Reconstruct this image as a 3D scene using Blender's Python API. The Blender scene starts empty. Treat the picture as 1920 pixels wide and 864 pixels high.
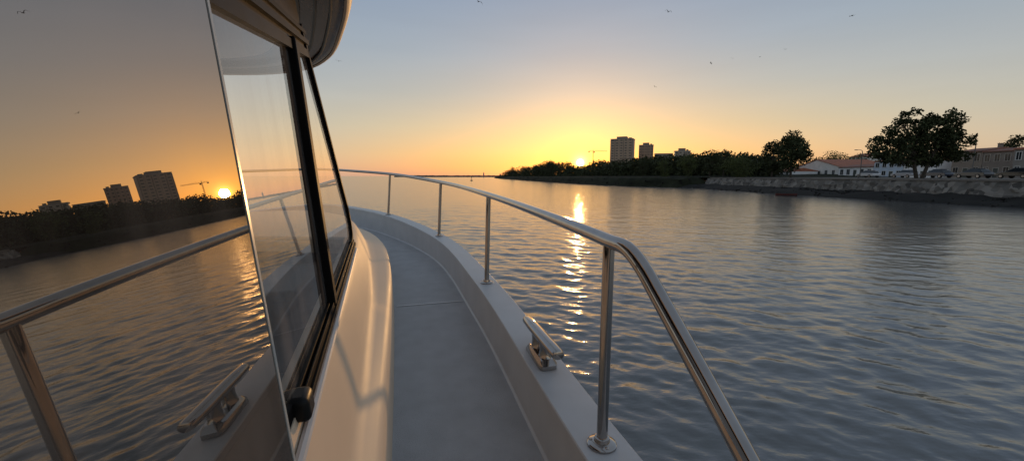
import bpy, bmesh, math, random
import numpy as np
from mathutils import Vector, Matrix
random.seed(7); rng=np.random.default_rng(11)
C=bpy.context.scene.collection
R=math.radians
scn=bpy.context.scene
# ------------------------------------------------------------------ camera frame
F=750.0; PX=1920; PITCH=math.atan(102/750.0)
cp,sp=math.cos(PITCH),math.sin(PITCH)
WZ=-2.7
def ray(px,py):
    dx=px-960.0; fy=432.0-py
    return Vector((dx, F*cp+fy*sp, -F*sp+fy*cp))
def at(px,py,Y=None,X=None,Z=None):
    d=ray(px,py)
    t=Y/d.y if Y is not None else (X/d.x if X is not None else Z/d.z)
    return d*t
# ------------------------------------------------------------------ materials
def M(name, base=(.5,.5,.5), rough=.5, metal=0, var=.0, vscale=5, bump=0, bscale=40, spec=.5, coat=0, stretch=None):
    m=bpy.data.materials.new(name); m.use_nodes=True
    nt=m.node_tree; b=nt.nodes['Principled BSDF']
    b.inputs['Base Color'].default_value=(*base,1); b.inputs['Roughness'].default_value=rough
    b.inputs['Metallic'].default_value=metal; b.inputs['Specular IOR Level'].default_value=spec
    b.inputs['Coat Weight'].default_value=coat; b.inputs['Coat Roughness'].default_value=.08
    tc=nt.nodes.new('ShaderNodeTexCoord'); mp=nt.nodes.new('ShaderNodeMapping')
    nt.links.new(tc.outputs['Object'],mp.inputs['Vector'])
    if stretch: mp.inputs['Scale'].default_value=stretch
    if var>0:
        n=nt.nodes.new('ShaderNodeTexNoise'); n.inputs['Scale'].default_value=vscale; n.inputs['Detail'].default_value=6
        nt.links.new(mp.outputs['Vector'],n.inputs['Vector'])
        r=nt.nodes.new('ShaderNodeValToRGB')
        r.color_ramp.elements[0].position=.3; r.color_ramp.elements[1].position=.7
        r.color_ramp.elements[0].color=(*[c*(1-var) for c in base],1)
        r.color_ramp.elements[1].color=(*[min(1,c*(1+var)) for c in base],1)
        nt.links.new(n.outputs['Fac'],r.inputs['Fac']); nt.links.new(r.outputs['Color'],b.inputs['Base Color'])
        rr=nt.nodes.new('ShaderNodeMapRange'); rr.inputs['To Min'].default_value=max(.0,rough*.8); rr.inputs['To Max'].default_value=min(1,rough*1.25)
        nt.links.new(n.outputs['Fac'],rr.inputs['Value']); nt.links.new(rr.outputs['Result'],b.inputs['Roughness'])
    if bump>0:
        n2=nt.nodes.new('ShaderNodeTexNoise'); n2.inputs['Scale'].default_value=bscale; n2.inputs['Detail'].default_value=3
        nt.links.new(mp.outputs['Vector'],n2.inputs['Vector'])
        bp=nt.nodes.new('ShaderNodeBump'); bp.inputs['Strength'].default_value=bump; bp.inputs['Distance'].default_value=.02
        nt.links.new(n2.outputs['Fac'],bp.inputs['Height']); nt.links.new(bp.outputs['Normal'],b.inputs['Normal'])
    return m
def glass(name, tint, ior, gcol, haze=.0):
    m=bpy.data.materials.new(name); m.use_nodes=True; nt=m.node_tree; nt.nodes.clear()
    o=nt.nodes.new('ShaderNodeOutputMaterial'); mx=nt.nodes.new('ShaderNodeMixShader')
    t=nt.nodes.new('ShaderNodeBsdfTransparent'); t.inputs['Color'].default_value=(*tint,1)
    g=nt.nodes.new('ShaderNodeBsdfGlossy'); g.inputs['Roughness'].default_value=.0; g.inputs['Color'].default_value=(*gcol,1)
    f=nt.nodes.new('ShaderNodeFresnel')
    geo=nt.nodes.new('ShaderNodeNewGeometry'); mr=nt.nodes.new('ShaderNodeMapRange'); mr.inputs['To Min'].default_value=ior; mr.inputs['To Max'].default_value=1/ior
    nt.links.new(geo.outputs['Backfacing'],mr.inputs['Value']); nt.links.new(mr.outputs['Result'],f.inputs['IOR'])   # thin sheet: same reflectance from either side
    nt.links.new(f.outputs[0],mx.inputs[0]); nt.links.new(t.outputs[0],mx.inputs[1]); nt.links.new(g.outputs[0],mx.inputs[2])
    fin=mx
    if haze:   # pale haze put in to lighten the glass, uneven like a salt film
        tc=nt.nodes.new('ShaderNodeTexCoord'); mp=nt.nodes.new('ShaderNodeMapping'); mp.inputs['Scale'].default_value=(2,9,1.0)
        n=nt.nodes.new('ShaderNodeTexNoise'); n.inputs['Scale'].default_value=2; n.inputs['Detail'].default_value=5
        nt.links.new(tc.outputs['Object'],mp.inputs[0]); nt.links.new(mp.outputs[0],n.inputs['Vector'])
        r=nt.nodes.new('ShaderNodeMapRange'); r.inputs['From Min'].default_value=.35; r.inputs['From Max'].default_value=.65; r.inputs['To Min'].default_value=haze*.2; r.inputs['To Max'].default_value=haze*1.8
        nt.links.new(n.outputs['Fac'],r.inputs['Value'])
        d=nt.nodes.new('ShaderNodeBsdfDiffuse'); d.inputs['Color'].default_value=(.75,.68,.64,1)
        m2=nt.nodes.new('ShaderNodeMixShader'); nt.links.new(r.outputs['Result'],m2.inputs[0]); nt.links.new(mx.outputs[0],m2.inputs[1]); nt.links.new(d.outputs[0],m2.inputs[2]); fin=m2
    nt.links.new(fin.outputs[0],o.inputs['Surface']); return m
GEL=M('gelcoat',(.72,.575,.43),.52,var=.04,vscale=3,spec=.28)  # peach of the low sunlight is put into this base colour
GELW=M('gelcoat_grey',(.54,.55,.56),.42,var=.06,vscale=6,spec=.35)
DECK=M('nonskid_deck',(.465,.47,.48),.68,var=.08,vscale=9,bump=.5,bscale=260,spec=.3)
SEAM=M('deck_line',(.70,.70,.70),.5,var=.05)
STEEL=M('stainless',(.40,.365,.34),.06,metal=1,var=.08,vscale=20)
BLACK=M('black_frame',(.007,.006,.006),.5,var=.2,vscale=10,spec=.07)
RUB=M('black_rubber',(.010,.010,.010),.4,var=.2,spec=.2)
ALU=M('glass_edge',(.42,.44,.43),.25,var=.05)
NGL=glass('tinted_glass',(.05,.035,.025),4.6,(1,.885,.775),.035)
FGL=glass('clear_glass',(.97,.96,.94),2.2,(1,.98,.94),.06)
WGL=glass('windshield_glass',(.97,.97,.96),1.2,(1,1,1))
DARK=M('dark_interior',(.02,.016,.014),.6,var=.2)
HEADL=M('soffit_white',(.74,.70,.64),.7,var=.05)
HEADM=M('header_panel',(.022,.014,.010),.45,var=.4,vscale=3,stretch=(14,1,14),spec=.1)
STREAK_BROWN=M('streaked_brown',(.075,.036,.016),.16,var=.7,vscale=3,stretch=(16,1,16),spec=.16)  # streaks stand in for reflections in the glossy roof underside
# ------------------------------------------------------------------ mesh builder
class MB:
    def __init__(s): s.v=[]; s.f=[]
    def add(s,vs,fs):
        o=len(s.v); s.v+= [tuple(map(float,p)) for p in vs]; s.f+=[tuple(i+o for i in f) for f in fs]
    def box(s,a,b):
        x0,y0,z0=a; x1,y1,z1=b
        s.add([(x0,y0,z0),(x1,y0,z0),(x1,y1,z0),(x0,y1,z0),(x0,y0,z1),(x1,y0,z1),(x1,y1,z1),(x0,y1,z1)],
              [(0,3,2,1),(4,5,6,7),(0,1,5,4),(1,2,6,5),(2,3,7,6),(3,0,4,7)])
    def grid(s,rows,closed=False,cap=False):
        n=len(rows[0]); vs=[p for r in rows for p in r]; fs=[]
        for i in range(len(rows)-1):
            for j in range(n if closed else n-1):
                k=(j+1)%n; fs.append((i*n+j,i*n+k,(i+1)*n+k,(i+1)*n+j))
        if cap:
            fs.append(tuple(range(n))); fs.append(tuple((len(rows)-1)*n+j for j in range(n)))
        s.add(vs,fs)
    def tube(s,pts,r,n=12,cap=True):
        pts=[Vector(p) for p in pts]; rs=r if hasattr(r,'__len__') else [r]*len(pts)
        rows=[]; ref=None
        for i,p in enumerate(pts):
            t=(pts[min(i+1,len(pts)-1)]-pts[max(i-1,0)]).normalized()
            if ref is None:
                ref=Vector((0,0,1)) if abs(t.z)<.9 else Vector((1,0,0))
            ref=(ref-t*ref.dot(t)).normalized(); b=t.cross(ref)
            rows.append([p+(ref*math.cos(a)+b*math.sin(a))*rs[i] for a in [2*math.pi*k/n for k in range(n)]])
        s.grid(rows,closed=True,cap=cap)
    def lathe(s,c,prof,n=24):
        rows=[[(c[0]+r*math.cos(2*math.pi*k/n),c[1]+r*math.sin(2*math.pi*k/n),c[2]+z) for k in range(n)] for r,z in prof]
        s.grid(rows,closed=True,cap=True)
    def build(s,name,mat,parent=None,dz=0,smooth=True,ang=35,bevel=0):
        me=bpy.data.meshes.new(name)
        me.from_pydata([(x,y,z+dz) for x,y,z in s.v],[],s.f)
        bm=bmesh.new(); bm.from_mesh(me); bmesh.ops.recalc_face_normals(bm,faces=bm.faces); bm.to_mesh(me); bm.free()
        if smooth: me.shade_smooth(); me.set_sharp_from_angle(angle=R(ang))
        me.materials.append(mat)
        o=bpy.data.objects.new(name,me); C.objects.link(o)
        if parent: o.parent=parent
        if bevel:
            m=o.modifiers.new('bevel','BEVEL'); m.width=bevel; m.segments=3; m.limit_method='ANGLE'
        return o
def tag(o,label,cat,group=None,kind=None):
    if label: o['label']=label
    if cat: o['category']=cat
    if group: o['group']=group
    if kind: o['kind']=kind
    return o
def thing(name,label,cat,loc=(0,0,0),rz=0,group=None):
    o=bpy.data.objects.new(name,None); C.objects.link(o); o.location=loc; o.rotation_euler=(0,0,rz); o.empty_display_size=.3
    return tag(o,label,cat,group)
def spline(P,n):
    P=np.array(P,float); d=np.r_[0,np.cumsum(np.linalg.norm(np.diff(P,axis=0),axis=1)**.7)]
    m=np.zeros_like(P)
    for i in range(len(P)):
        if 0<i<len(P)-1:
            a=(P[i]-P[i-1])/(d[i]-d[i-1]); b=(P[i+1]-P[i])/(d[i+1]-d[i]); w=(d[i]-d[i-1])/(d[i+1]-d[i-1])
            m[i]=a*(1-w)+b*w
        elif i==0: m[i]=(P[1]-P[0])/(d[1]-d[0])
        else: m[i]=(P[-1]-P[-2])/(d[-1]-d[-2])
    out=[]
    for s in np.linspace(0,d[-1],n):
        i=min(max(np.searchsorted(d,s,side='right')-1,0),len(P)-2); h=d[i+1]-d[i]; t=(s-d[i])/h
        out.append((2*t**3-3*t**2+1)*P[i]+(t**3-2*t**2+t)*h*m[i]+(-2*t**3+3*t**2)*P[i+1]+(t**3-t**2)*h*m[i+1])
    return np.array(out)
# ================================================================== BOAT  (local x = v to starboard, y = u forward)
boat=thing('motor_yacht','white motor yacht seen from its side deck, with tinted glass and steel rail','boat',(0,0,WZ),R(15))
def bp(name,mb,mat,parent=None,**k): return mb.build(name,mat,parent or boat,dz=-WZ,**k)
CL=-1.5
def mir(P): return [(u,2*CL-v,z) for u,v,z in P[::-1]]
gun=[(-4,.50,-.84),(-2,.55,-.83),(0,.565,-.815),(1.0,.552,-.80),(2.7,.540,-.746),(4.64,.372,-.69),(6.32,-.248,-.58),(7.3,-.86,-.53),(7.72,-1.22,-.51)]
gfull=gun+[(7.87,CL,-.505)]+mir(gun)
G=spline(gfull,220)      # u,v,z
def DZ(u): return float(np.interp(u,[-4,0,1.4,3.3,5,6.5,8],[-1.05,-1.045,-1.03,-.99,-.93,-.86,-.80]))
def offs(path):
    P=np.array(path); T=np.gradient(P[:,:2],axis=0); T/=np.linalg.norm(T,axis=1)[:,None]+1e-9
    return np.c_[-T[:,1],T[:,0]]
N=offs(G)
def loft(path,nrm,prof):
    rows=[]
    for (u,v,z),(nu,nv) in zip(path,nrm):
        r=[]
        for o,dz in prof:
            zz=dz(u) if callable(dz) else z+dz
            r.append((v+nv*o,u+nu*o,zz))
        rows.append(r)
    return rows
mb=MB(); mb.grid(loft(G,N,[(-.074,-.035),(-.0775,-.030),(-.0775,-.004),(-.074,0),(.0,.001),(.075,0),(.080,-.005),(.082,-.05),(.07,-.06)])); bp('gunwale_cap',mb,GELW,ang=28)
mb=MB(); mb.grid(loft(G,N,[(.07,-.058),(.072,-.12),(.095,-.125),(.1,-.15),(.095,-.175),(.07,-.18),(.06,-.6),(.02,-1.2),(-.08,-1.9),(-.25,-2.5)])); bp('hull',mb,GELW)
mb=MB(); mb.grid(loft(G,N,[(-.072,-.03),(-.074,-.06),(-.076,lambda u:DZ(u)+.02),(-.079,lambda u:DZ(u)+.008),(-.086,lambda u:DZ(u)+.002),(-.094,lambda u:DZ(u)-.003)])); bp('bulwark',mb,GELW,ang=28)
gs=[p for p in G if p[1]>=CL-1e-3]
gu=np.array([p[0] for p in gs]); gv=np.array([p[1] for p in gs]); o_=np.argsort(gu); gu=gu[o_]; gv=gv[o_]
def GV(u): return float(np.interp(u,gu,gv))
mb=MB(); mb.grid([[(GV(u)-.03+(2*CL-2*GV(u)+.06)*k/12.,u,DZ(u)) for k in range(13)] for u in np.linspace(-4,7.86,90)]); bp('side_deck',mb,DECK)
# cabin planes: sliding door (WA) and fixed side windows (WV), both leaning inboard
WA=lambda u,z: -.186+.0342*u-.0874*z
WV=lambda u,z: -.178-.0526*u-.0905*z
sill=lambda u: -.357+.031*(u-.624)
topl=lambda u: .225+(u-.633)*.19
PE=.490
dedge=[(-4,-.07),(0,-.07),(1.4,-.078),(2.08,-.085),(3.3,-.118),(4.3,-.2),(5.3,-.4),(6.3,-.78),(6.9,-1.15),(7.12,-1.5)]
DE=spline([(u,v,0) for u,v in dedge],120)
def DEV(u): return float(np.interp(u,DE[:,0],DE[:,1]))
FU=2.13
sh=np.array([(FU,WV(FU,-.345),-.345),(2.7,-.325,-.35),(3.5,-.43,-.378),(4.4,-.57,-.42),(5.3,-.80,-.47),(6.3,-1.12,-.55),(6.8,-1.34,-.62),(7.0,-1.499,-.66)])
SH=spline(sh,60)
prof=[(0,-.01),(0.0,.06),(.006,.20),(.018,.34),(.04,.42),(.09,.465),(.20,.49),(.38,.51),(.53,.535),(.60,.575),(.655,.66),(.74,.77),(.85,.89),(1,1)]
us=list(np.linspace(-4,.3,12))+[.42,.48,.50,.53,.58,.62,.75,.9,1.0,1.2,1.4,1.6,1.8,2.0,2.11]+list(np.linspace(FU,7.0,70))
for side in (1,-1):
    rows=[]
    for u in us:
        if u<.49: sz=-.52; sv=WA(u,sz)
        elif u<FU-.01: sz=sill(u)-.02; sv=WV(u,sz)
        else:
            sv=float(np.interp(u,SH[:,0],SH[:,1])); sz=float(np.interp(u,SH[:,0],SH[:,2]))
        dv=DEV(u); dz=DZ(u)
        row=[(dv+(sv-dv)*a, u, dz+(sz-dz)*b) for a,b in prof]
        if u<FU-.01: row+=[(sv-.03,u,sz),(sv-.05,u,sz-.01),(sv-.06,u,sz-.05)]
        else: row+=[(sv+(CL-sv)*.2,u,sz+.03),(sv+(CL-sv)*.55,u,sz+.055),(CL,u,sz+.06)]
        if side<0: row=[(2*CL-x,y,z) for x,y,z in row]
        rows.append(row)
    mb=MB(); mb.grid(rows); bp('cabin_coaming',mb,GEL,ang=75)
for us0 in (3.1,5.12):
    a,b=DEV(us0)+.02,GV(us0)-.10
    mb=MB(); mb.grid([[(a+(b-a)*k/8.,us0+d,DZ(us0)+.0045) for k in range(9)] for d in (-.008,.008)]); bp('deck_seam',mb,SEAM)
# ---- glazing
def plate(mb,pts,o0,o1,fn=WV):
    n=len(pts); vs=[(fn(u,z)+o1,u,z) for u,z in pts]+[(fn(u,z)+o0,u,z) for u,z in pts]
    mb.add(vs,[tuple(range(n)),tuple(range(2*n-1,n-1,-1))]+[(i,(i+1)%n,n+(i+1)%n,n+i) for i in range(n)])
def strip(mb,pts,w0,w1,o0,o1,fn=WV):
    P=[Vector(p) for p in pts]; rows=[]
    for i,p in enumerate(P):
        t=(P[min(i+1,len(P)-1)]-P[max(i-1,0)]).normalized(); n=Vector((-t.y,t.x))
        a=p+n*w0; b=p+n*w1
        rows.append([(fn(a.x,a.y)+o0,a.x,a.y),(fn(a.x,a.y)+o1,a.x,a.y),(fn(b.x,b.y)+o1,b.x,b.y),(fn(b.x,b.y)+o0,b.x,b.y)])
    mb.grid(rows,closed=True,cap=True)
mb=MB(); plate(mb,[(-1.2,-.515),(PE,-.515),(PE,.33),(-1.2,.33)],-.004,.0,WA)
dp=bp('door_pane',mb,NGL,smooth=False)
mb=MB(); strip(mb,[(PE+.003,-.515),(PE+.003,.33)],-.0025,.0025,-.005,.001,WA); bp('pane_edge',mb,ALU,dp,smooth=False)
front=[(2.118,sill(2.1)),(2.122,-.27),(2.09,-.19),(1.955,-.04),(1.72,.18),(1.495,.385)]
def sheet(mb,pts,o): mb.add([(WV(u,z)+o,u,z) for u,z in pts],[tuple(range(len(pts)))])
mb=MB(); sheet(mb,[(.40,sill(.40)),(1.16,sill(1.16)),(1.19,topl(1.19)),(.40,topl(.4))],-.004); bp('window_pane',mb,FGL,smooth=False)
mb=MB(); sheet(mb,[(1.18,sill(1.18))]+front+[(1.21,topl(1.21))],-.004); bp('window_pane',mb,FGL,smooth=False)
mb=MB(); strip(mb,[(1.155,sill(1.15)-.01),(1.20,topl(1.2)+.02)],-.026,.018,-.018,.016); bp('window_post',mb,BLACK,bevel=.005)
mb=MB(); strip(mb,[(.3,topl(.3)),(.82,topl(.82)),(1.15,topl(1.15)),(1.50,topl(1.50))],-.008,.016,-.006,.008)
strip(mb,[(.3,topl(.3)+.030),(1.48,topl(1.48)+.030)],0,.014,-.004,.014)
strip(mb,[(.3,topl(.3)+.062),(1.48,topl(1.48)+.062)],0,.012,-.004,.010); bp('window_frame',mb,BLACK)
fs_=[(1.98,sill(1.98)),(2.055,sill(2.05)+.006),(2.105,-.285),(2.121,-.245),(2.10,-.185),(1.955,-.04),(1.72,.18),(1.495,.385),(1.42,.455)]
fs2=spline([(a,b,0) for a,b in fs_],60)[:,:2]
mb=MB(); strip(mb,[tuple(p) for p in fs2],-.012,.010,-.010,.008); bp('window_frame',mb,BLACK)
mb=MB()
for o0,o1,h0,h1 in ((-.02,.0,-.012,.002),(.0,.004,-.016,.007),(.004,.009,-.018,-.006),(.009,.0125,-.020,.003),(.0125,.018,-.022,-.010)):
    strip(mb,[(.69,sill(.69)),(1.3,sill(1.3)),(2.08,sill(2.08))],h0,h1,o0,o1)
tk=bp('window_track',mb,BLACK,smooth=False,bevel=.001)
mb=MB(); strip(mb,[(.652,sill(.652)),(.702,sill(.702))],-.034,.008,-.012,.022); bp('track_end',mb,RUB,tk,bevel=.010)
mb=MB(); strip(mb,[(.49,sill(.49)),(.655,sill(.655))],-.016,.004,-.012,.0); bp('track_end',mb,BLACK,tk)
mb=MB(); mb.tube([(WV(u,sill(u)-.05)+.012,u,sill(u)-.05) for u in np.linspace(.53,2.10,16)],.008,8); bp('sill_moulding',mb,GELW)
mb=MB(); plate(mb,[(-4,.33),(PE,.33),(PE,topl(PE)+.0),(1.46,topl(1.46)+.0),(1.38,.62),(-4,.62)],-.012,.002); bp('cabin_header',mb,HEADM,smooth=False)
mb=MB(); mb.box((-2.7,.50,-1.0),(-.26,.53,.6)); bp('dark_backing',mb,DARK)  # panel added behind the door glass to keep it dark
mb=MB(); mb.box((-2.65,1.5,-.7),(-.36,2.02,-.40)); bp('dashboard',mb,DARK,bevel=.03)
mb=MB(); mb.box((-2.7,-4,-1.0),(-.3,2.0,-.96)); bp('cabin_sole',mb,DARK)
mb=MB(); mb.box((-2.66,.54,.50),(-.34,1.36,.53)); bp('headliner',mb,HEADM)
a0=(WV(2.10,-.31)-.03,2.10,-.31); a1=(WV(1.43,.46)-.03,1.42,.46)
b0=(CL,2.38,-.29); b1=(CL,1.70,.46)
for s in (0,1):
    f=(lambda p:p) if s==0 else (lambda p:(2*CL-p[0],p[1],p[2]))
    mb=MB(); mb.add([f(a0),f(b0),f(b1),f(a1)],[(0,1,2,3)]); bp('windshield_pane',mb,WGL,smooth=False)
mb=MB(); mb.tube([b0,b1],.03,8); bp('windshield_post',mb,BLACK)
mb=MB(); mb.tube([(a0[0],a0[1]+.01,a0[2]-.02),(b0[0],b0[1]+.01,b0[2]-.02),(2*CL-a0[0],a0[1]+.01,a0[2]-.02)],.03,8); bp('windshield_sill',mb,GEL)
mb=MB(); x=2*CL-WV(1,0); mb.add([(x,-4,-.56),(x,2.08,-.32),(x,1.45,.6),(x,-4,.6)],[(0,1,2,3)]); bp('port_window_pane',mb,WGL,smooth=False)
# roof brow
ro=[(-4,-.06,.58),(0,-.10,.58),(1.0,-.12,.58),(1.51,-.147,.58),(1.91,-.225,.585),(2.3,-.335,.59),(2.6,-.50,.595),(2.82,-.8,.60)]
RF=spline(ro+[(2.92,CL,.6)]+mir(ro),120); NR=offs(RF)
mb=MB(); mb.grid(loft(RF,NR,[(-.022,.004),(-.014,-.001),(-.006,.004),(0,.014),(.008,.04),(.012,.10),(.010,.2),(.0,.3),(-.03,.42),(-.06,.43)])); bp('roof_brow',mb,GEL)
rin=loft(RF,NR,[(-.022,.006),(-.05,.000),(-.09,.012),(-.14,.006),(-.2,.03),(-.25,.03)])
mb=MB(); mb.grid(rin); bp('roof_lining',mb,STREAK_BROWN)
mb=MB()
for a,b in ((0,60),(60,120)): mb.grid([[(r[-1][0]+(CL-r[-1][0])*k/3.,r[-1][1],r[-1][2]) for k in range(4)] for r in rin[a:b]])
bp('roof_lining',mb,HEADL)
rt=loft(RF,NR,[(-.06,.43)])
mb=MB()
for a,b in ((0,60),(60,120)): mb.grid([[(r[-1][0]+(CL-r[-1][0])*k/3.,r[-1][1],r[-1][2]) for k in range(4)] for r in rt[a:b]])
bp('roof_top',mb,GEL)
for off,dz in ((-.065,.0),(-.115,.006),(-.17,.012)):
    mb=MB(); mb.tube([(v+nv*off,u+nu*off,z+dz) for (u,v,z),(nu,nv) in list(zip(RF,NR))[15:62]],.006,6); bp('reflected_line',mb,RUB)  # dark strips standing in for window lines mirrored in the roof underside
# ---- rail
top=[(.90,.551,-.187),(1.0,.55,-.180),(2.697,.556,-.128),(4.635,.402,-.07),(6.31,-.2,.03),(7.3,-.84,.085),(7.78,-1.2,.11)]
rp=[(.13,.575,-.83),(.50,.571,-.513),(.74,.560,-.305),(.79,.557,-.262),(.835,.554,-.223)]+top
rail=spline(rp+[(7.95,CL,.12)]+mir(top),300)
mb=MB(); mb.tube([(v,u,z) for u,v,z in rail],.0205,18); bp('guard_rail',mb,STEEL)
def stanchion(b,t):
    mb=MB(); mb.tube([(b[1],b[0],b[2]),(t[1],t[0],t[2])],.0165,16); s=bp('stanchion',mb,STEEL)
    c=(b[1],b[0],b[2]+.001)
    mb=MB(); mb.lathe(c,[(.044,0),(.044,.005),(.040,.009),(.024,.012),(.022,.024),(.019,.026)],24)
    for k in range(3):
        a=2*math.pi*k/3+.5; mb.lathe((c[0]+.033*math.cos(a),c[1]+.033*math.sin(a),c[2]+.008),[(.006,0),(.006,.003),(.003,.005)],8)
    bp('base_flange',mb,STEEL,s)
st=[((1.0,.548,-.80),(1.0,.55,-.18)),((2.70,.538,-.746),(2.697,.556,-.128)),((4.64,.369,-.69),(4.635,.402,-.07)),((6.32,-.248,-.58),(6.31,-.2,.03))]
for b,t in st: stanchion(b,t)
for b,t in st[1:]: stanchion((b[0],2*CL-b[1],b[2]),(t[0],2*CL-t[1],t[2]))
# ---- cleat
cu,cv=1.56,.548; cz=-.784
mb=MB()
rows=[]
for h,l,w in ((0,.112,.040),(.016,.112,.040),(.028,.10,.034),(.036,.09,.029)):
    rows.append([(cv+w*sx*f1,cu+l*sy*f2,cz+h) for sx,sy,f1,f2 in ((1,1,.7,1),(1,1,1,.8),(1,-1,1,.8),(1,-1,.7,1),(-1,-1,.7,1),(-1,-1,1,.8),(-1,1,1,.8),(-1,1,.7,1))])
mb.grid(rows,closed=True,cap=True); cl=bp('mooring_cleat',mb,STEEL)
for d in (-.052,.052):
    mb=MB(); rows=[[(cv+w*math.cos(a),cu+d+w*1.4*math.sin(a),cz+h) for a in [2*math.pi*k/14 for k in range(14)]] for h,w in ((.030,.029),(.042,.024),(.065,.022),(.09,.024))]
    mb.grid(rows,closed=True,cap=True); bp('cleat_post',mb,STEEL,cl)
mb=MB(); rows=[]
for x,r in zip((-.206,-.203,-.19,-.1,0,.1,.19,.203,.206),(.014,.022,.0255,.0275,.028,.0275,.0255,.022,.014)):
    rows.append([(cv+r*1.05*math.cos(a),cu+x,cz+.104+r*.8*math.sin(a)) for a in [2*math.pi*k/18 for k in range(18)]])
mb.grid(rows,closed=True,cap=True); bp('cleat_bar',mb,STEEL,cl)

# ================================================================== WATER
ang=np.r_[np.linspace(-66,66,720),np.linspace(66,294,90)[1:-1]]*math.pi/180
na=len(ang)
rr=np.r_[1.4*1.007**np.arange(590)]
rr=np.r_[rr,rr[-1]*1.03**np.arange(1,195)]; nr=len(rr)
dr=np.gradient(rr)
Rg,Ag=np.meshgrid(rr,ang,indexing='ij'); Xw=Rg*np.sin(Ag); Yw=Rg*np.cos(Ag); Zw=np.zeros_like(Xw)
sp_=np.repeat(dr[:,None],na,1); back=(np.abs(Ag-math.pi)<(math.pi-1.17))
for k in range(96):
    Lw=math.exp(random.uniform(math.log(.16),math.log(1.15)))
    s=.0145 if Lw<.6 else .0120
    if k>88: Lw=random.uniform(1.6,3.2); s=.0055
    th=math.pi+.42+random.gauss(0,.64)
    a=s*Lw/(2*math.pi); kx,ky=math.sin(th)*2*math.pi/Lw,math.cos(th)*2*math.pi/Lw
    w=np.clip((Lw/sp_-2.2)/2.5,0,1); w[back]=0
    Zw+=a*w*np.sin(kx*Xw+ky*Yw+random.uniform(0,6.28))
gust=.84+.3*np.sin(Xw*.11+1.3+.8*np.sin(Yw*.05))*np.sin(Yw*.083+.4+1.1*np.sin(Xw*.04))
Zw*=gust
vs=np.c_[Xw.ravel(),Yw.ravel(),Zw.ravel()].astype(np.float32)
I=np.arange(nr-1)[:,None]*na; J=np.arange(na)[None,:]; J2=(J+1)%na
fc=np.stack([I+J,I+na+J,I+na+J2,I+J2],-1).reshape(-1,4).astype(np.int32)
me=bpy.data.meshes.new('water'); me.vertices.add(len(vs)); me.vertices.foreach_set('co',vs.ravel())
me.loops.add(fc.size); me.loops.foreach_set('vertex_index',fc.ravel()); me.polygons.add(len(fc)); me.polygons.foreach_set('loop_start',np.arange(0,fc.size,4,dtype=np.int32))
me.update(calc_edges=True); me.shade_smooth()
wm=bpy.data.materials.new('river_water'); wm.use_nodes=True; nt=wm.node_tree; b=nt.nodes['Principled BSDF']
b.inputs['Base Color'].default_value=(.046,.046,.044,1); b.inputs['Roughness'].default_value=.15; b.inputs['IOR'].default_value=2.15
tc=nt.nodes.new('ShaderNodeTexCoord'); mp=nt.nodes.new('ShaderNodeMapping'); mp.inputs['Scale'].default_value=(.75,1.3,1); mp.inputs['Rotation'].default_value=(0,0,.35)
nt.links.new(tc.outputs['Object'],mp.inputs[0])
n1=nt.nodes.new('ShaderNodeTexNoise'); n1.inputs['Scale'].default_value=5.0; n1.inputs['Detail'].default_value=4
n2=nt.nodes.new('ShaderNodeTexNoise'); n2.inputs['Scale'].default_value=1.0; n2.inputs['Detail'].default_value=3
nt.links.new(mp.outputs[0],n1.inputs['Vector']); nt.links.new(mp.outputs[0],n2.inputs['Vector'])
b1=nt.nodes.new('ShaderNodeBump'); b1.inputs['Strength'].default_value=.4; b1.inputs['Distance'].default_value=.036
b2=nt.nodes.new('ShaderNodeBump'); b2.inputs['Strength'].default_value=.3; b2.inputs['Distance'].default_value=.12
nt.links.new(n1.outputs['Fac'],b1.inputs['Height']); nt.links.new(n2.outputs['Fac'],b2.inputs['Height']); nt.links.new(b2.outputs['Normal'],b1.inputs['Normal']); nt.links.new(b1.outputs['Normal'],b.inputs['Normal'])
me.materials.append(wm)
wo=bpy.data.objects.new('water',me); C.objects.link(wo); wo.location=(0,0,WZ); tag(wo,'rippled river water reflecting the sunset sky','water',kind='structure')

# ================================================================== SHORE
ROCK=M('wet_rock',(.018,.017,.015),.85,var=.5,vscale=.8,bump=.6,bscale=3,spec=.12)
LAND=M('quay_paving',(.14,.125,.10),.9,var=.3,vscale=.3)
HILL=M('hill_ground',(.020,.022,.013),.95,var=.5,vscale=.4,spec=.05)
ASPH=M('asphalt',(.05,.05,.052),.85,var=.2,vscale=2)
PAVE=M('pavement',(.17,.155,.14),.85,var=.2,vscale=1)
shore=[(44,-90),(44,-30),(44,10),(42.9,33.5),(42.3,40),(41.5,48),(40.4,58),(40,69),(40.5,82),(40,94),(29.5,109),(22,138),(11,208),(0,298),(-20,480),(-22,560),(10,640),(200,800)]
SHO=spline([(x,y,0) for x,y in shore],260)
def wallx(y): return float(np.interp(y,[-90,38,95],[49.0,47.6,46.6]))
def cross(x,y):
    if y<96:
        w=wallx(y)
        return [(x-1.5,-3.3),(x,-2.72),(x+1.2,-2.4),(x+2.4,-2.2),(x+3.8,-2.0),(w,-1.85),(w+.2,-1.8)]
    return [(x-2,-3.3),(x,-2.72),(x+1.2,-2.1),(x+2.2,-1.5),(x+3.4,-.9),(x+5,-.4),(x+7,-.35)]
kk=[i for i,(x,y,_) in enumerate(SHO) if y<96][-1]
rows=[]
for x,y,_ in SHO:
    rows.append([(a+(random.uniform(-.5,.5) if 0<i<6 else 0),y,z+(random.uniform(-.2,.2) if 1<i<6 else 0)) for i,(a,z) in enumerate(cross(x,y))])
mb=MB(); mb.grid(rows[:kk+1]); rb=mb.build('riverbank',ROCK); tag(rb,'dark muddy rock bank at the foot of the seawall','riverbank',kind='structure')
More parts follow.
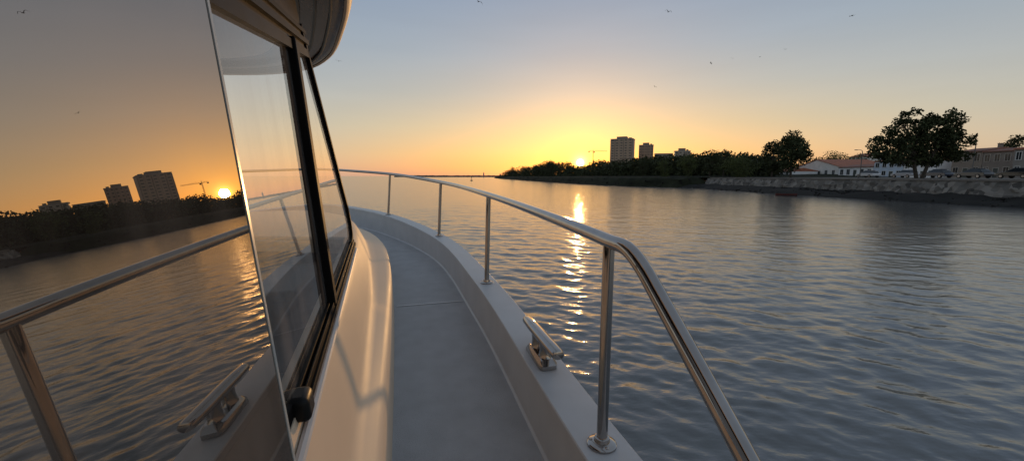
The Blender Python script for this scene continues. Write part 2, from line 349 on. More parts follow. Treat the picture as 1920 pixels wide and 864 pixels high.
mb=MB(); mb.grid(rows[kk:]); rb=mb.build('headland_bank',HILL); tag(rb,'dark overgrown bank of the headland','riverbank',kind='structure')
def landrow(x,y):
    x0=wallx(y)+.3 if y<96 else x+6.5
    g=0 if y<96 else min(1,(y-96)/60)
    return [(x0,y,-.36),(x0+16,y,-.355+.3*g),(x0+50,y,-.35+1.0*g),(x0+90,y,.2+1.5*g),(x0+200,y,3+3*g),(x0+700,y,9)]
rows=[landrow(x,y) for x,y,_ in SHO]
mb=MB(); mb.grid(rows[:kk+1]); q=mb.build('quay_ground',LAND); tag(q,'flat paved quay behind the seawall','ground',kind='structure')
mb=MB(); mb.grid(rows[kk:]); q=mb.build('headland_hill',HILL); tag(q,'dark low hill of the headland','hill',kind='structure')
mb=MB(); mb.grid([[(wallx(y)+o,y,-.351) for o in (4,6.5,11)] for y in np.linspace(-90,94,30)]); rd=mb.build('road',ASPH); tag(rd,'asphalt quay road','road',kind='structure')
mb=MB()
ys=np.linspace(-90,96,400)
wr=[]
for y in ys:
    wr.append([(wallx(y)-.95+random.uniform(-.18,.18),y,-2.05),(wallx(y)-.7+random.uniform(-.18,.18),y,-1.6),(wallx(y)-.48+random.uniform(-.16,.16),y,-1.2),(wallx(y)-.25+random.uniform(-.12,.12),y,-.85),(wallx(y)-.05,y,-.52),(wallx(y)+.35,y,-.52)])
mb.grid(wr)
sw=thing('seawall','long rough stone seawall along the far right shore','wall',(48,40,-1.9))
WALLM=bpy.data.materials.new('stone_wall'); WALLM.use_nodes=True; nt=WALLM.node_tree; b=nt.nodes['Principled BSDF']; b.inputs['Roughness'].default_value=.85
tc=nt.nodes.new('ShaderNodeTexCoord'); vo=nt.nodes.new('ShaderNodeTexVoronoi'); vo.inputs['Scale'].default_value=1.7
cr=nt.nodes.new('ShaderNodeValToRGB'); nt.links.new(tc.outputs['Object'],vo.inputs['Vector']); nt.links.new(vo.outputs['Color'],cr.inputs['Fac'])
cr.color_ramp.elements[0].color=(.025,.023,.02,1); cr.color_ramp.elements[1].color=(.24,.22,.195,1)
nt.links.new(cr.outputs['Color'],b.inputs['Base Color'])
def local(mb,o):
    mb.v=[(x-o.location.x,y-o.location.y,z-o.location.z) for x,y,z in mb.v]; return mb
local(mb,sw).build('wall_face',WALLM,sw,smooth=False)
mb=MB(); mb.grid([[(wallx(y)-.15,y,-.52),(wallx(y)-.15,y,-.33),(wallx(y)+.35,y,-.33),(wallx(y)+.35,y,-.52)] for y in ys[::4]],closed=True,cap=True); local(mb,sw).build('coping',PAVE,sw)
mb=MB()
for i in range(1300):
    y=random.uniform(20,98) if random.random()<.8 else random.uniform(98,300); xs=float(np.interp(y,SHO[:210,1],SHO[:210,0]))
    o=random.uniform(-.3,5 if y<96 else 3.5); z=-2.78+o*(.15 if y<96 else .6); s=random.uniform(.1,.34)
    pts=[Vector((random.gauss(0,1),random.gauss(0,1),random.gauss(0,.6))).normalized()*s*random.uniform(.7,1.2) for _ in range(8)]
    bm=bmesh.new(); [bm.verts.new(Vector((xs+o,y,z))+p) for p in pts]; bmesh.ops.convex_hull(bm,input=bm.verts)
    bm.verts.index_update(); mb.add([v.co for v in bm.verts],[[v.index for v in f.verts] for f in bm.faces]); bm.free()
o=mb.build('shore_rocks',ROCK,smooth=False); tag(o,'dark boulders scattered over the muddy bank','rocks',kind='stuff')
# ---------------------------------------------------------------- foliage
LEAF=M('foliage_dark',(.045,.052,.025),.8,var=.45,vscale=.5,spec=.15)
LEAF2=M('foliage_mid',(.085,.100,.036),.8,var=.45,vscale=.4,spec=.15)
LEAF3=M('foliage_deep',(.046,.056,.026),.8,var=.5,vscale=.7,spec=.15)
BARK=M('bark',(.05,.04,.03),.9,var=.3)
def leaves(lobes,n,size,seed):
    g=np.random.default_rng(seed)
    cs=np.array([l[:3] for l in lobes]); rs=np.array([l[3:6] for l in lobes]); w=(rs.prod(axis=1))**.66; w/=w.sum()
    idx=g.choice(len(lobes),n,p=w)
    d=g.normal(size=(n,3)); d/=np.linalg.norm(d,axis=1)[:,None]
    rad=g.random(n)**.4*1.04
    P=cs[idx]+d*rad[:,None]*rs[idx]+g.normal(size=(n,3))*size*.5
    a=g.normal(size=(n,3)); a/=np.linalg.norm(a,axis=1)[:,None]; b=np.cross(a,g.normal(size=(n,3))); b/=np.linalg.norm(b,axis=1)[:,None]
    s=size*g.uniform(.5,1.15,n)[:,None]
    V=np.stack([P-a*s,P-b*s*.6,P+a*s,P+b*s*.6],1).reshape(-1,3)
    me=bpy.data.meshes.new('crown'); me.from_pydata(V.tolist(),[],np.arange(4*n).reshape(-1,4).tolist()); return me
def tree(px,Y,top,wpx,label,base=-.35,seed=1,mat=LEAF,group=None,name='broadleaf_tree',n=2600,cfrac=.72,cat='tree',lobes=None,leaf=None,fork=False):
    p=at(px,330,Y=Y); H=at(px,top,Y=Y).z-base; W=wpx/757*Y/2
    t=thing(name,label,cat,(p.x,Y,base),0,group)
    g=random.Random(seed); lob=[]
    if lobes:   # (dx in half widths, height fraction, radius in H)
        for a,h,r in lobes:
            lob.append((a*W,g.uniform(-.2,.2)*W,h*H,r*H,r*H,r*H*.85))
            for _ in range(3):
                q=r*H*g.uniform(.35,.55); an=g.uniform(0,6.28); lob.append((a*W+r*H*.95*math.cos(an),r*H*.6*math.sin(an),h*H+r*H*g.uniform(-.6,.9),q,q,q*.8))
    else:
        nl=g.randint(12,16)
        for i in range(nl):
            a=g.uniform(0,6.28); hh=g.uniform(1-cfrac+.1,.93); k=max(.12,(1-abs((hh-.62)/.42)**1.6)); r=W*k*g.uniform(.3,.7); rl=W*g.uniform(.28,.46)
            lob.append((r*math.cos(a),r*math.sin(a),hh*H-rl*.25,rl,rl,rl*.75))
        lob.append((0,0,H-W*.38,W*.36,W*.36,W*.36))
    mb=MB()
    for s in ((-1,1) if fork else (0,)):
        mb.tube([(s*.35,0,-.3),(s*W*.15,0,H*.2),(W*.05+s*W*.3,W*.03,H*.45),(s*W*.4,0,H*.75)],[H*.026,H*.02,H*.014,H*.006],8)
    for l in lob[:40:2]:
        mb.tube([(W*.02+(math.copysign(W*.2,l[0]) if fork else 0),0,H*g.uniform(.2,.38)),(l[0]*.7,l[1]*.5,l[2]*.8),(l[0],l[1],l[2])],[H*.012,H*.008,H*.004],5)
    mb.build('trunk',BARK,t)
    me=leaves(lob,n,leaf or max(.15,H*.028),seed); me.materials.append(mat); c=bpy.data.objects.new('crown',me); C.objects.link(c); c.parent=t
    return t
tree(1724,62,203,172,'broad dark tree with the widest crown, standing on the quay',seed=3,n=15500,leaf=.23,fork=True,mat=LEAF3,
     lobes=[(-.72,.30,.12),(-.80,.50,.13),(-.52,.34,.15),(-.48,.58,.17),(-.36,.82,.11),(-.20,.28,.14),(-.20,.52,.17),(-.10,.74,.13),(.10,.30,.14),(.13,.54,.18),(.20,.80,.12),(.40,.30,.14),(.44,.56,.18),(.50,.82,.13),(.58,.92,.07),(.66,.38,.16),(.72,.64,.15),(.86,.34,.12),(.92,.54,.09),(-.90,.36,.09),(.05,.86,.07),(-.45,.93,.06)])
tree(1482,88,243,78,'tall rounded dark tree rising behind the low white waterside building',seed=8,n=4600,cfrac=.9,mat=LEAF3)
tree(1447,95,262,52,'small dark tree touching the left side of the tall rounded tree',seed=9,n=3000,cfrac=.9)
tree(1897,120,252,66,'dark treetop showing above the stone houses at the right edge',seed=10,base=0,n=2400)
tree(1562,180,282,70,'low spreading tree behind the wide gable roof',seed=12,base=.3,mat=LEAF2,cfrac=.9)
tree(1612,175,288,48,'small bushy tree between the gable roof and the broad quay tree',seed=13,base=.3,mat=LEAF2,n=1800,cfrac=.9)
tree(1392,104,290,88,'wide bushy green tree left of the long white waterside building',seed=14,base=-.3,mat=LEAF2,cfrac=1.0,n=4600)
tree(1330,118,279,50,'rounded tree standing up from the middle of the shore wood',seed=15,base=0,n=2400,cfrac=.9)
tree(1290,122,287,44,'mid green rounded tree to the left of the wood skyline bump',seed=16,base=0,n=2000,cfrac=.95,mat=LEAF2)
tree(1246,128,297,40,'low round green tree in front of the wood below the lowest grey block',seed=26,base=-.2,n=1800,cfrac=1.0,mat=LEAF2)
tree(1205,140,299,34,'dark round tree in front of the wood below the shorter tower',seed=27,base=-.2,n=1500,cfrac=1.0)
tree(1032,235,300,26,'dark domed tree on the headland left of the sun',seed=28,base=0,n=1500,cfrac=1.0)
tree(961,380,312,17,'lone dark pine at the tip of the headland',seed=17,base=-.4,n=900,name='pine_tree')
tree(1356,120,280,26,'thin upright tree on the wood skyline right of the rounded tree',seed=18,base=0,n=1400,cfrac=.85)
def wood(name,label,sky,dep,rows_,n,leaf,seed,mat):
    lob=[]; g=random.Random(seed); p0,p1=sky[0][0],sky[-1][0]
    for row in range(rows_):
        px=p0
        while px<p1:
            Y=float(np.interp(px,[d[0] for d in dep],[d[1] for d in dep]))*(1+.12*row)-8
            tp=float(np.interp(px,[s[0] for s in sky],[s[1] for s in sky]))+(7-3*row)*g.uniform(.0,1.3)+g.uniform(-5,3)
            if 1066<px<1108: tp=max(tp,312)
            p=at(px,tp,Y=Y); r=g.uniform(1.5,4.4)*Y/190; zt=p.z-r*.8
            while zt>-1.2:
                lob.append((p.x+g.uniform(-1,1),Y+g.uniform(-3,3),zt,r*1.1,r*1.1,r*.85)); zt-=r*1.1
            if p.z-r*.8<=-1.2: lob.append((p.x,Y,-.6,r,r,max(.6,p.z+.6)))
            px+=g.uniform(5,11)
    me=leaves(lob,n,leaf,seed); me.name=name; me.materials.append(mat); wd=bpy.data.objects.new(name,me); C.objects.link(wd)
    tag(wd,label,'wood',kind='stuff')
wood('headland_wood','dark wood covering the far headland below the towers',
  [(946,329),(955,321),(975,317),(1000,311),(1030,305),(1055,304),(1070,310),(1088,313),(1104,308),(1125,303),(1150,304),(1200,297),(1250,295),(1300,290),(1340,288),(1380,292),(1430,293),(1460,296)],
  [(946,420),(1000,300),(1050,250),(1100,215),(1160,175),(1290,150),(1460,122)],3,64000,.6,77,LEAF)
wood('bank_wood','low green trees and hedges behind the white houses of the right bank',
  [(1440,300),(1500,299),(1540,294),(1580,291),(1620,296),(1660,300),(1760,300),(1830,290),(1960,284)],[(1440,190),(1640,170),(1960,130)],2,16000,.5,31,LEAF2)
# ---------------------------------------------------------------- buildings
def wallmat(n,c): return M(n,c,.85,var=.12,vscale=.6)
WHITE=wallmat('white_render',(.85,.84,.83)); CREAM=wallmat('cream_render',(.78,.74,.68)); STONE=wallmat('granite_front',(.26,.21,.17)); BLUE=wallmat('blue_render',(.54,.62,.72)); GREY=wallmat('grey_render',(.36,.33,.30)); CONC2=wallmat('tower_dark',(.27,.215,.165))
TILE=M('roof_tile',(.36,.13,.07),.8,var=.3,vscale=1.2); TILED=M('old_tile',(.22,.10,.07),.85,var=.3,vscale=1.2)
PANE=M('dark_pane',(.02,.025,.03),.08); TPANE=M('tower_pane',(.12,.105,.09),.5); FRAME=M('white_frame',(.6,.6,.58),.5,var=.05); DOORM=M('door_paint',(.06,.07,.06),.5,var=.2)
def house(px0,px1,X,eave_py,ridge_py,label,wm,rm,floors,nw,depth=9,base=-.36,gable_front=False,chim=True,framem=FRAME,name='town_house',cat='house',group=None):
    y0=X*756/(px0-960); y1=X*756/(px1-960); L=y0-y1; ym=(y0+y1)/2
    He=(330-eave_py)/757*ym-base; Hr=(330-ridge_py)/757*ym-base
    t=thing(name,label,cat,(X,y0,base),R(-90),group)
    g=.02
    mb=MB()
    if gable_front:
        mb.add([(g,0,0),(L-g,0,0),(L-g,0,He),(L/2,0,Hr-.12),(g,0,He),(g,depth,0),(L-g,depth,0),(L-g,depth,He),(L/2,depth,Hr-.12),(g,depth,He)],
               [(0,1,2,3,4),(9,8,7,6,5),(0,5,6,1),(1,6,7,2),(2,7,8,3),(3,8,9,4),(4,9,5,0)])
    else: mb.box((g,0,0),(L-g,depth,He))
    mb.build('wall',wm,t,smooth=False)
    mb=MB(); e=.3; k=.14
    if gable_front:
        for s in (0,1):
            xa=-e if s==0 else L+e
            za=He-(Hr-He)*e/(L/2)
            mb.add([(xa,-e,za),(L/2,-e,Hr),(L/2,depth+e,Hr),(xa,depth+e,za),(xa,-e,za+k),(L/2,-e,Hr+k),(L/2,depth+e,Hr+k),(xa,depth+e,za+k)],[(0,1,2,3),(4,5,6,7),(0,1,5,4),(2,3,7,6),(0,3,7,4),(1,2,6,5)])
    else:
        mb.add([(-.05,-e,He-.02),(L+.05,-e,He-.02),(L+.05,depth+e,He-.02),(-.05,depth+e,He-.02),(-.05,-e,He+k),(L+.05,-e,He+k),(L+.05,depth+e,He+k),(-.05,depth+e,He+k),(.2 if Hr-He>.5 else 0,depth/2,Hr),(L-.2,depth/2,Hr)],
           [(0,1,2,3),(0,1,5,4),(1,2,6,5),(2,3,7,6),(3,0,4,7),(4,5,9,8),(6,7,8,9),(5,6,9),(7,4,8)])
    rf=mb.build('roof',rm,t,smooth=False)
    if chim:
        mb=MB(); mb.box((L*.72,depth*.5,Hr-.5),(L*.72+.6,depth*.5+.5,Hr+.7)); mb.box((L*.72-.06,depth*.5-.06,Hr+.7),(L*.72+.66,depth*.5+.56,Hr+.82)); mb.build('chimney',wm,rf,smooth=False)
    fh=He/floors
    for f in range(floors):
        for i in range(nw):
            xc=L*(i+.5)/nw; isd=(f==0 and i==nw//2)
            ww=min(1.0,L/nw*.5); wh=fh*(.72 if isd else .52); zb=f*fh+(.05 if isd else fh*.28)
            if isd:
                mb=MB(); mb.box((xc-ww/2,-.03,zb),(xc+ww/2,.05,zb+wh)); d=mb.build('door',DOORM,t,smooth=False)
                mb=MB(); mb.box((xc-ww/2-.1,-.06,zb),(xc-ww/2,.04,zb+wh+.1)); mb.box((xc+ww/2,-.06,zb),(xc+ww/2+.1,.04,zb+wh+.1)); mb.box((xc-ww/2,-.06,zb+wh),(xc+ww/2,.04,zb+wh+.1)); mb.build('door_frame',framem,d,smooth=False)
            else:
                a,b_,c,d=xc-ww/2,xc+ww/2,zb,zb+wh; q=.09
                mb=MB(); mb.box((a-q,-.07,c-q),(a,.03,d+q)); mb.box((b_,-.07,c-q),(b_+q,.03,d+q)); mb.box((a,-.07,d),(b_,.03,d+q)); mb.box((a,-.09,c-q),(b_,.03,c)); mb.box((xc-.03,-.05,c),(xc+.03,.03,d))
                w=mb.build('window',framem,t,smooth=False)
                mb=MB(); mb.box((a,-.02,c),(b_,.02,d)); mb.build('pane',PANE,w,smooth=False)
    return t
STN=M('stone_trim',(.42,.38,.33),.8,var=.1)
house(1780,1836,95,286,278,'brown granite two storey house just right of the broad quay tree',STONE,TILED,2,3,framem=STN)
house(1836.5,1893,95,285,277,'brown granite two storey house second from the right edge',wallmat('granite_b',(.23,.19,.16)),TILED,2,3,framem=STN)
house(1894,1975,86,279,269,'grey stone house cut by the right edge of the picture',wallmat('granite_c',(.25,.23,.21)),TILE,2,4,framem=FRAME)
house(1636,1690,95,303,297,'pale blue two storey house half hidden by the broad quay tree',BLUE,TILE,2,4)
house(1691,1752,95,302,295,'white two storey house seen under the broad quay tree',WHITE,TILE,2,4)
house(1571,1635,95,314,308,'white single storey house left of the blue house',WHITE,TILED,1,5,chim=False)
house(1482,1583,100,317,300,'wide white building with a broad front gable roof',CREAM,TILE,1,8,gable_front=True,depth=16,chim=False,name='gabled_building',cat='building')
house(1405,1480,90,322,316,'long low white waterside building with a row of windows',WHITE,TILE,1,9,chim=False,name='waterside_building',cat='building')
house(1588,1626,150,295,288,'small cream house peeping over the white single storey house',CREAM,TILE,2,3,base=1)
def block(px0,px1,Y,top,label,wm,floors,nw,rz,base=2,dfrac=.7,name='apartment_tower',cat='apartment block',cap=True,side=2):
    p=at((px0+px1)/2,330,Y=Y); Wd=(px1-px0)/757*Y/(math.cos(rz)+abs(math.sin(rz))*dfrac); H=at(px0,top,Y=Y).z-base; D=Wd*dfrac
    t=thing(name,label,cat,(p.x,Y,base),rz)
    mb=MB(); mb.box((-Wd/2,-D/2,0),(Wd/2,D/2,H)); mb.build('wall',wm,t,smooth=False)
    mb=MB(); mb.box((-Wd/2-.3,-D/2-.3,H),(Wd/2+.3,D/2+.3,H+.5)); rf=mb.build('roof',GREY,t,smooth=False)
    if cap:
        mb=MB(); mb.box((-Wd*.25,-D*.3,H+.5),(Wd*.2,D*.3,H+2.8)); mb.box((Wd*.27,-D*.1,H+.5),(Wd*.4,D*.2,H+1.8)); mb.build('plant_room',CONC2,rf,smooth=False)
    fh=H/floors; first=None
    for f in range(floors):
        for i in range(nw):
            ww=Wd/nw*.46; wh=fh*.42
            if first is None:
                mb=MB(); mb.box((-ww/2,-.12,0),(ww/2,.1,wh)); first=mb.build('window',TPANE,t,smooth=False); o=first
            else: o=first.copy(); C.objects.link(o); o.parent=t
            o.location=(-Wd/2+Wd*(i+.5)/nw,-D/2,f*fh+fh*.3)
        for i in range(side):
            o=first.copy(); C.objects.link(o); o.parent=t
            o.rotation_euler=(0,0,R(-90)); o.location=(-Wd/2,-D/2+D*(i+.5)/side,f*fh+fh*.3)
    for i in range(nw+1):
        mb=MB(); x=-Wd/2+Wd*i/nw; mb.box((x-.25,-D/2-.5,0),(x+.25,-D/2+.1,H-.4)); mb.build('pier',CONC2 if i%2 else wm,t,smooth=False)
    return t
block(1142,1189,420,262,'tall brown apartment tower standing right of the sun',wallmat('tower_a',(.50,.37,.27)),14,5,R(-25),base=1)
block(1195,1224,445,273,'shorter brown apartment tower right of the tallest one',wallmat('tower_b',(.42,.32,.24)),11,5,R(-20),base=1)
block(1262,1291,380,284,'low pale apartment block right of the two towers',wallmat('block_a',(.46,.40,.33)),8,4,R(-15),base=1,dfrac=.5,name='apartment_block')
block(1226,1258,390,289,'lowest grey apartment block between the towers and the pale block',wallmat('block_b',(.34,.29,.24)),6,5,R(-10),base=1,dfrac=.5,name='apartment_block',cap=False)
CRM=M('crane_paint',(.13,.10,.07),.6,var=.2)
p=at(1111,330,Y=430); ct=thing('tower_crane','thin tower crane with level jib left of the tallest tower','crane',(p.x,430,1))
Hc=at(1111,284,Y=430).z-1
mb=MB()
for sx in (-.35,.35):
    for sy in (-.35,.35): mb.tube([(sx,sy,0),(sx,sy,Hc)],.08,4)
for k in range(16):
    s=1 if k%2 else -1; mb.tube([(-.35*s,-.35,Hc*k/16),(.35*s,-.35,Hc*(k+1)/16)],.045,4)
mb.build('mast',CRM,ct)
mb=MB()
for z,yy in ((0,-.3),(0,.3),(.7,0)): mb.tube([(-5,yy,Hc+z),(15,yy,Hc+z)],.08,4)
for k in range(20): mb.tube([(-5+k,0,Hc+(.7 if k%2 else 0)),(-4+k,0,Hc+(0 if k%2 else .7))],.045,4)
mb.build('jib',CRM,ct)
mb=MB(); mb.tube([(0,0,Hc),(0,0,Hc+2.2)],[.25,.08],5); mb.tube([(0,0,Hc+2.2),(10,0,Hc+.7)],.03,4); mb.tube([(0,0,Hc+2.2),(-4.5,0,Hc+.7)],.03,4); mb.build('apex',CRM,ct)
mb=MB(); mb.box((-5,-.6,Hc-1.0),(-3.8,.6,Hc)); mb.build('counterweight',CONC2,ct)
mb=MB(); mb.box((.5,-1.2,Hc-1.4),(1.5,-.2,Hc-.1)); mb.build('cab',CRM,ct)
# ---------------------------------------------------------------- cars
TYRE=M('tyre',(.02,.02,.02),.8); RIM=M('rim',(.4,.4,.42),.3,metal=1); LAMP=M('lamp_lens',(.6,.6,.55),.1)
def car(x,y,label,col,rz=R(90)):
    t=thing('parked_car',label,'car',(x,y,-.35),rz,'cars parked along the quay')
    pm=M('car_paint',col,.25,coat=.6,var=.03)
    lower=[(-2.1,.35),(-2.15,.62),(-2.0,.88),(-1.2,.95),(.9,.95),(1.9,.82),(2.12,.6),(2.1,.35)]
    up=[(-1.75,.93),(-1.3,1.38),(-.9,1.46),(.1,1.45),(.95,.93)]
    def ext(pts,w0,w1):
        mb=MB(); zs=[z for _,z in pts]; z0,z1=min(zs),max(zs)
        mb.grid([[(x_,s*(w0+(w1-w0)*(z-z0)/(z1-z0)),z) for x_,z in pts] for s in (-1,1)],closed=True,cap=True); return mb
    ext(lower,.86,.82).build('body',pm,t,bevel=.05); ext(up,.8,.6).build('cabin_glass',PANE,t,bevel=.03)
    mb=MB(); mb.box((-1.2,-.6,1.44),(.12,.6,1.5)); mb.build('roof',pm,t,bevel=.03)
    for wx in (-1.3,1.3):
        for s in (-1,1):
            mb=MB(); mb.tube([(wx,s*.7,.32),(wx,s*.88,.32)],.32,14); w=mb.build('wheel',TYRE,t)
            mb=MB(); mb.tube([(wx,s*.86,.32),(wx,s*.895,.32)],.2,10); mb.build('rim',RIM,w)
    for s in (-1,1):
        mb=MB(); mb.box((2.0,s*.65-.15,.62),(2.12,s*.65+.15,.76)); mb.build('headlight',LAMP,t,bevel=.02)
    return t
for y,l,c in ((57.5,'black parked car below the grey stone house, rightmost on the quay',(.015,.015,.018)),(63,'dark grey parked car, second from the right on the quay',(.05,.05,.055)),(68.5,'dark blue parked car, third from the right on the quay',(.02,.03,.06)),(76,'silver parked car beneath the right half of the broad quay tree',(.4,.4,.42)),(84,'white parked car beneath the left half of the broad quay tree',(.6,.6,.6))):
    car(72 if y<70 else 74,y,l,c)
POLE=M('lamp_pole',(.16,.16,.16),.5,metal=.5,var=.1)
def lamp(px,Y,top,label):
    p=at(px,330,Y=Y); t=thing('street_lamp',label,'street lamp',(p.x,Y,-.35),0,'street lamps along the quay'); H=at(px,top,Y=Y).z+.35
    mb=MB(); mb.tube([(0,0,0),(0,0,H*.5),(0,0,H*.93),(-.15,0,H*.98),(-.6,0,H),(-1.1,0,H)],[.09,.075,.06,.05,.045,.04],8); mb.build('pole',POLE,t)
    mb=MB(); mb.box((-1.5,-.12,H-.09),(-1.0,.12,H+.04)); mb.build('lamp_head',POLE,t,bevel=.03)
lamp(1821,66,259,'tall slim street lamp right of the broad quay tree'); lamp(1612,78,281,'slim street lamp between the gable roof and the broad quay tree'); lamp(1418,120,300,'slim street lamp left of the tall rounded tree')
# ---------------------------------------------------------------- rowing boat, buoy, breakwater
RED=M('dull_red_paint',(.09,.022,.018),.55,var=.3); p=at(1474,366,Z=WZ+.05)
rb=thing('rowing_boat','small dull red rowing boat lying off the muddy bank','boat',(p.x,p.y,WZ),R(-25)); rb.scale=(.85,.7,.6)
mb=MB(); rows=[]
for s in np.linspace(-1.5,1.5,13):
    w=.62*max(.04,(1-abs(s/1.55)**2.4)); z=.42+.1*(s/1.5)**2
    rows.append([(s,-w,z),(s,-w*.85,.1),(s,0,-.08),(s,w*.85,.1),(s,w,z),(s,w*.9,z),(s,w*.7,.14),(s,0,.02),(s,-w*.7,.14),(s,-w*.9,z)])
mb.grid(rows,closed=True,cap=True); mb.build('hull',RED,rb)
for s in (-.7,.1,.8):
    mb=MB(); mb.box((s-.1,-.5,.28),(s+.1,.5,.31)); mb.build('thwart',STREAK_BROWN,rb)
YEL=M('buoy_paint',(.05,.07,.04),.5,var=.2); p=at(884,339,Z=WZ)
bu=thing('channel_buoy','small dark channel buoy floating left of the headland','buoy',(p.x,p.y,WZ)); bu.scale=(.65,.65,.65)
mb=MB(); mb.lathe((0,0,-.4),[(.5,0),(1.1,.2),(1.15,.8),(.9,1.0),(.3,1.1)],16); mb.build('float',YEL,bu)
mb=MB()
for k in range(4):
    a=k*math.pi/2; mb.tube([(.7*math.cos(a),.7*math.sin(a),.6),(.2*math.cos(a),.2*math.sin(a),2.6)],.06,5)
mb.build('cage',YEL,bu)
mb=MB(); mb.lathe((0,0,2.6),[(.25,0),(.4,.1),(.05,.9)],10); mb.build('topmark',YEL,bu)
BRK=M('breakwater_stone',(.10,.085,.075),.9,var=.3,vscale=.1)
bw=thing('breakwater','long low breakwater on the sea horizon left of the headland','breakwater',(-100,1000,WZ))
mb=MB(); rows=[]
for x in np.linspace(-190,92,80):
    h=4.2+random.uniform(-.4,.5); rows.append([(x,-9,-1),(x,-3,h),(x,3,h),(x,9,-1)])
mb.grid(rows,closed=True,cap=True); mb.build('mound',BRK,bw,smooth=False)
mb=MB(); mb.lathe((30,0,4),[(1.7,0),(1.3,5.2),(1.8,5.3),(1.8,5.6),(.9,5.7),(.9,7.4),(0.1,8.3)],12); mb.build('beacon_tower',GREY,bw)
mb=MB(); mb.lathe((70,0,4),[(1.2,0),(1.0,3.2),(1.3,3.3),(.7,3.5),(.7,4.4),(0.1,5)],12); mb.build('beacon_tower',GREY,bw)
# ---------------------------------------------------------------- gulls
GULL=M('gull_feathers',(.10,.10,.105),.7,var=.2)
def gull(px,py,Y,label,flap,yaw):
    p=at(px,py,Y=Y); mb=MB()
    mb.tube([(0,-.26,0),(0,-.16,.0),(0,0,.01),(0,.14,.02),(0,.20,.03),(0,.25,.02),(0,.29,.01)],[.02,.045,.07,.05,.035,.035,.008],8)
    mb.grid([[(-.06,-.38,0),(0,-.38,.01),(.06,-.38,0)],[(-.025,-.22,0),(0,-.22,.02),(.025,-.22,0)]])
    for s in (-1,1):
        ws=[(.04,.10,-.08,0),(.25,.13,-.07,.10*flap),(.42,.10,-.07,.13*flap),(.58,.02,-.08,.06*flap),(.70,-.10,-.12,-.02*flap)]
        mb.grid([[(s*x,a,.03+z),(s*x,(a+b)/2,.045+z),(s*x,b,.025+z)] for x,a,b,z in ws])
    o=mb.build('gull',GULL); o.location=p; o.rotation_euler=(R(8*flap),R(15*flap),yaw); tag(o,label,'bird','gulls in the sky'); return o
gl=[(897,4,62,'gull at the top edge of the sky, left of the sun',1.6,.6),(1253,23,75,'gull high in the sky right of the sun',1.8,-.8),(1597,30,80,'gull high in the sky above the wide gable roof',-.8,.2),(1333,119,110,'gull lower in the sky, left one of a close trio',1,.9),(1373,110,150,'faint tiny gull in the middle of the close trio',1.2,-.4),(1425,107,140,'faint tiny gull, right one of the close trio',-.7,1.2),(1228,163,130,'tiny gull above the tallest apartment tower',1.4,.3),(635,115,90,'gull gliding beside the boat roof brow',.6,.1),(1472,93,160,'faintest gull up and right of the close trio',1.1,-1)]
for a in gl: gull(*a)

# ================================================================== SKY & SUN
sd=ray(1088,305).normalized(); elev=math.asin(sd.z); az=math.atan2(sd.x,sd.y)
w=bpy.data.worlds.new('World'); scn.world=w; w.use_nodes=True; nt=w.node_tree; nt.nodes.clear()
L=nt.links.new; nn=nt.nodes.new
out=nn('ShaderNodeOutputWorld'); tc=nn('ShaderNodeTexCoord')
nrm=nn('ShaderNodeVectorMath'); nrm.operation='NORMALIZE'; L(tc.outputs['Generated'],nrm.inputs[0])
sep=nn('ShaderNodeSeparateXYZ'); L(nrm.outputs[0],sep.inputs[0])
def mth(op,a,b=None,clamp=False):
    m=nn('ShaderNodeMath'); m.operation=op; m.use_clamp=clamp
    for i,x in enumerate((a,b)):
        if x is None: continue
        if isinstance(x,(int,float)): m.inputs[i].default_value=x
        else: L(x,m.inputs[i])
    return m.outputs[0]
el=mth('MULTIPLY',mth('ARCSINE',sep.outputs['Z']),180/math.pi)
fac=mth('DIVIDE',el,60.0,True)
def ramp(stops):
    r=nn('ShaderNodeValToRGB'); e=r.color_ramp.elements
    while len(e)<len(stops): e.new(.5)
    for k,(d,c) in zip(e,stops): k.position=d/60.0; k.color=(*c,1)
    L(fac,r.inputs['Fac']); return r.outputs['Color']
near=ramp([(0,(.53,.285,.195)),(1.2,(.62,.335,.18)),(3,(.63,.40,.21)),(6.5,(.50,.41,.28)),(11,(.37,.38,.365)),(16,(.28,.335,.40)),(23,(.215,.285,.395)),(35,(.22,.275,.35)),(60,(.20,.24,.30))])
far=ramp([(0,(.47,.39,.32)),(3,(.47,.405,.34)),(7,(.42,.41,.375)),(12,(.34,.365,.395)),(17,(.275,.33,.40)),(23,(.215,.28,.395)),(35,(.22,.275,.35)),(60,(.20,.24,.30))])
dot=nn('ShaderNodeVectorMath'); dot.operation='DOT_PRODUCT'; L(nrm.outputs[0],dot.inputs[0]); dot.inputs[1].default_value=sd
th=mth('MULTIPLY',mth('ARCCOSINE',mth('MINIMUM',dot.outputs['Value'],.9999999)),180/math.pi)
mr=nn('ShaderNodeMapRange'); mr.inputs['From Min'].default_value=14; mr.inputs['From Max'].default_value=50; mr.interpolation_type='SMOOTHSTEP'; L(th,mr.inputs['Value'])
mix=nn('ShaderNodeMix'); mix.data_type='RGBA'; L(mr.outputs['Result'],mix.inputs['Factor']); L(near,mix.inputs['A']); L(far,mix.inputs['B'])
def glow(deg,amp):
    return mth('MULTIPLY',mth('EXPONENT',mth('DIVIDE',th,-deg)),amp)
def scaled(val,col):
    v=nn('ShaderNodeVectorMath'); v.operation='SCALE'; v.inputs[0].default_value=col; L(val,v.inputs['Scale']); return v.outputs[0]
def add(a,b):
    v=nn('ShaderNodeVectorMath'); v.operation='ADD'; L(a,v.inputs[0]); L(b,v.inputs[1]); return v.outputs[0]
mp=nn('ShaderNodeMapping'); mp.inputs['Scale'].default_value=(2,2,14); L(nrm.outputs[0],mp.inputs[0])
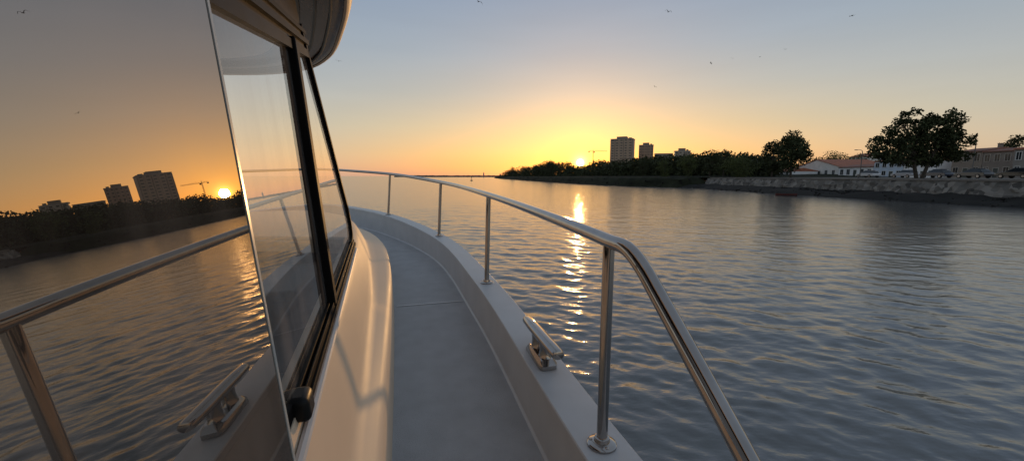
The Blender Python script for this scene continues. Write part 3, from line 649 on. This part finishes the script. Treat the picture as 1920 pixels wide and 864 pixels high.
nz=nn('ShaderNodeTexNoise'); nz.inputs['Scale'].default_value=1.6; nz.inputs['Detail'].default_value=6; L(mp.outputs[0],nz.inputs['Vector'])
cir=nn('ShaderNodeMapRange'); cir.inputs['From Min'].default_value=.35; cir.inputs['From Max'].default_value=.75; cir.inputs['To Min'].default_value=.98; cir.inputs['To Max'].default_value=1.03; L(nz.outputs['Fac'],cir.inputs['Value'])
base=nn('ShaderNodeVectorMath'); base.operation='SCALE'; L(mix.outputs['Result'],base.inputs[0]); L(cir.outputs['Result'],base.inputs['Scale'])
col=add(base.outputs[0],scaled(glow(2.0,.9),(1.0,.46,.0)))
col=add(col,scaled(glow(6.5,.13),(1.0,.50,.02)))
col=add(col,scaled(glow(.40,9.0),(1.0,.78,.18)))
disc=nn('ShaderNodeMapRange'); disc.inputs['From Min'].default_value=.50; disc.inputs['From Max'].default_value=.36; disc.inputs['To Min'].default_value=0; disc.inputs['To Max'].default_value=16; L(th,disc.inputs['Value'])
col=add(col,scaled(disc.outputs['Result'],(1,.92,.55)))
bg=nn('ShaderNodeBackground'); L(col,bg.inputs['Color']); bg.inputs['Strength'].default_value=1.0
sk=nn('ShaderNodeTexSky'); sk.sky_type='NISHITA'; sk.sun_disc=False; sk.sun_elevation=elev; sk.sun_rotation=az
bg2=nn('ShaderNodeBackground'); L(sk.outputs['Color'],bg2.inputs['Color']); bg2.inputs['Strength'].default_value=.05
ad=nn('ShaderNodeAddShader'); L(bg.outputs[0],ad.inputs[0]); L(bg2.outputs[0],ad.inputs[1]); L(ad.outputs[0],out.inputs['Surface'])
sl=bpy.data.lights.new('sun','SUN'); sl.energy=1.25; sl.angle=R(1.0); sl.color=(1,.55,.21)
so=bpy.data.objects.new('sun',sl); C.objects.link(so); so.rotation_euler=(-sd).to_track_quat('-Z','Y').to_euler(); so.location=(20,100,60)
cam=bpy.data.cameras.new('camera'); cam.sensor_width=36; cam.lens=F/PX*36; cam.clip_start=.02; cam.clip_end=40000
co=bpy.data.objects.new('camera',cam); C.objects.link(co); co.location=(0,0,0); co.rotation_euler=(math.pi/2-PITCH,0,0); scn.camera=co
scn.view_settings.view_transform='Standard'; scn.view_settings.look='None'; scn.view_settings.exposure=0; scn.view_settings.gamma=1
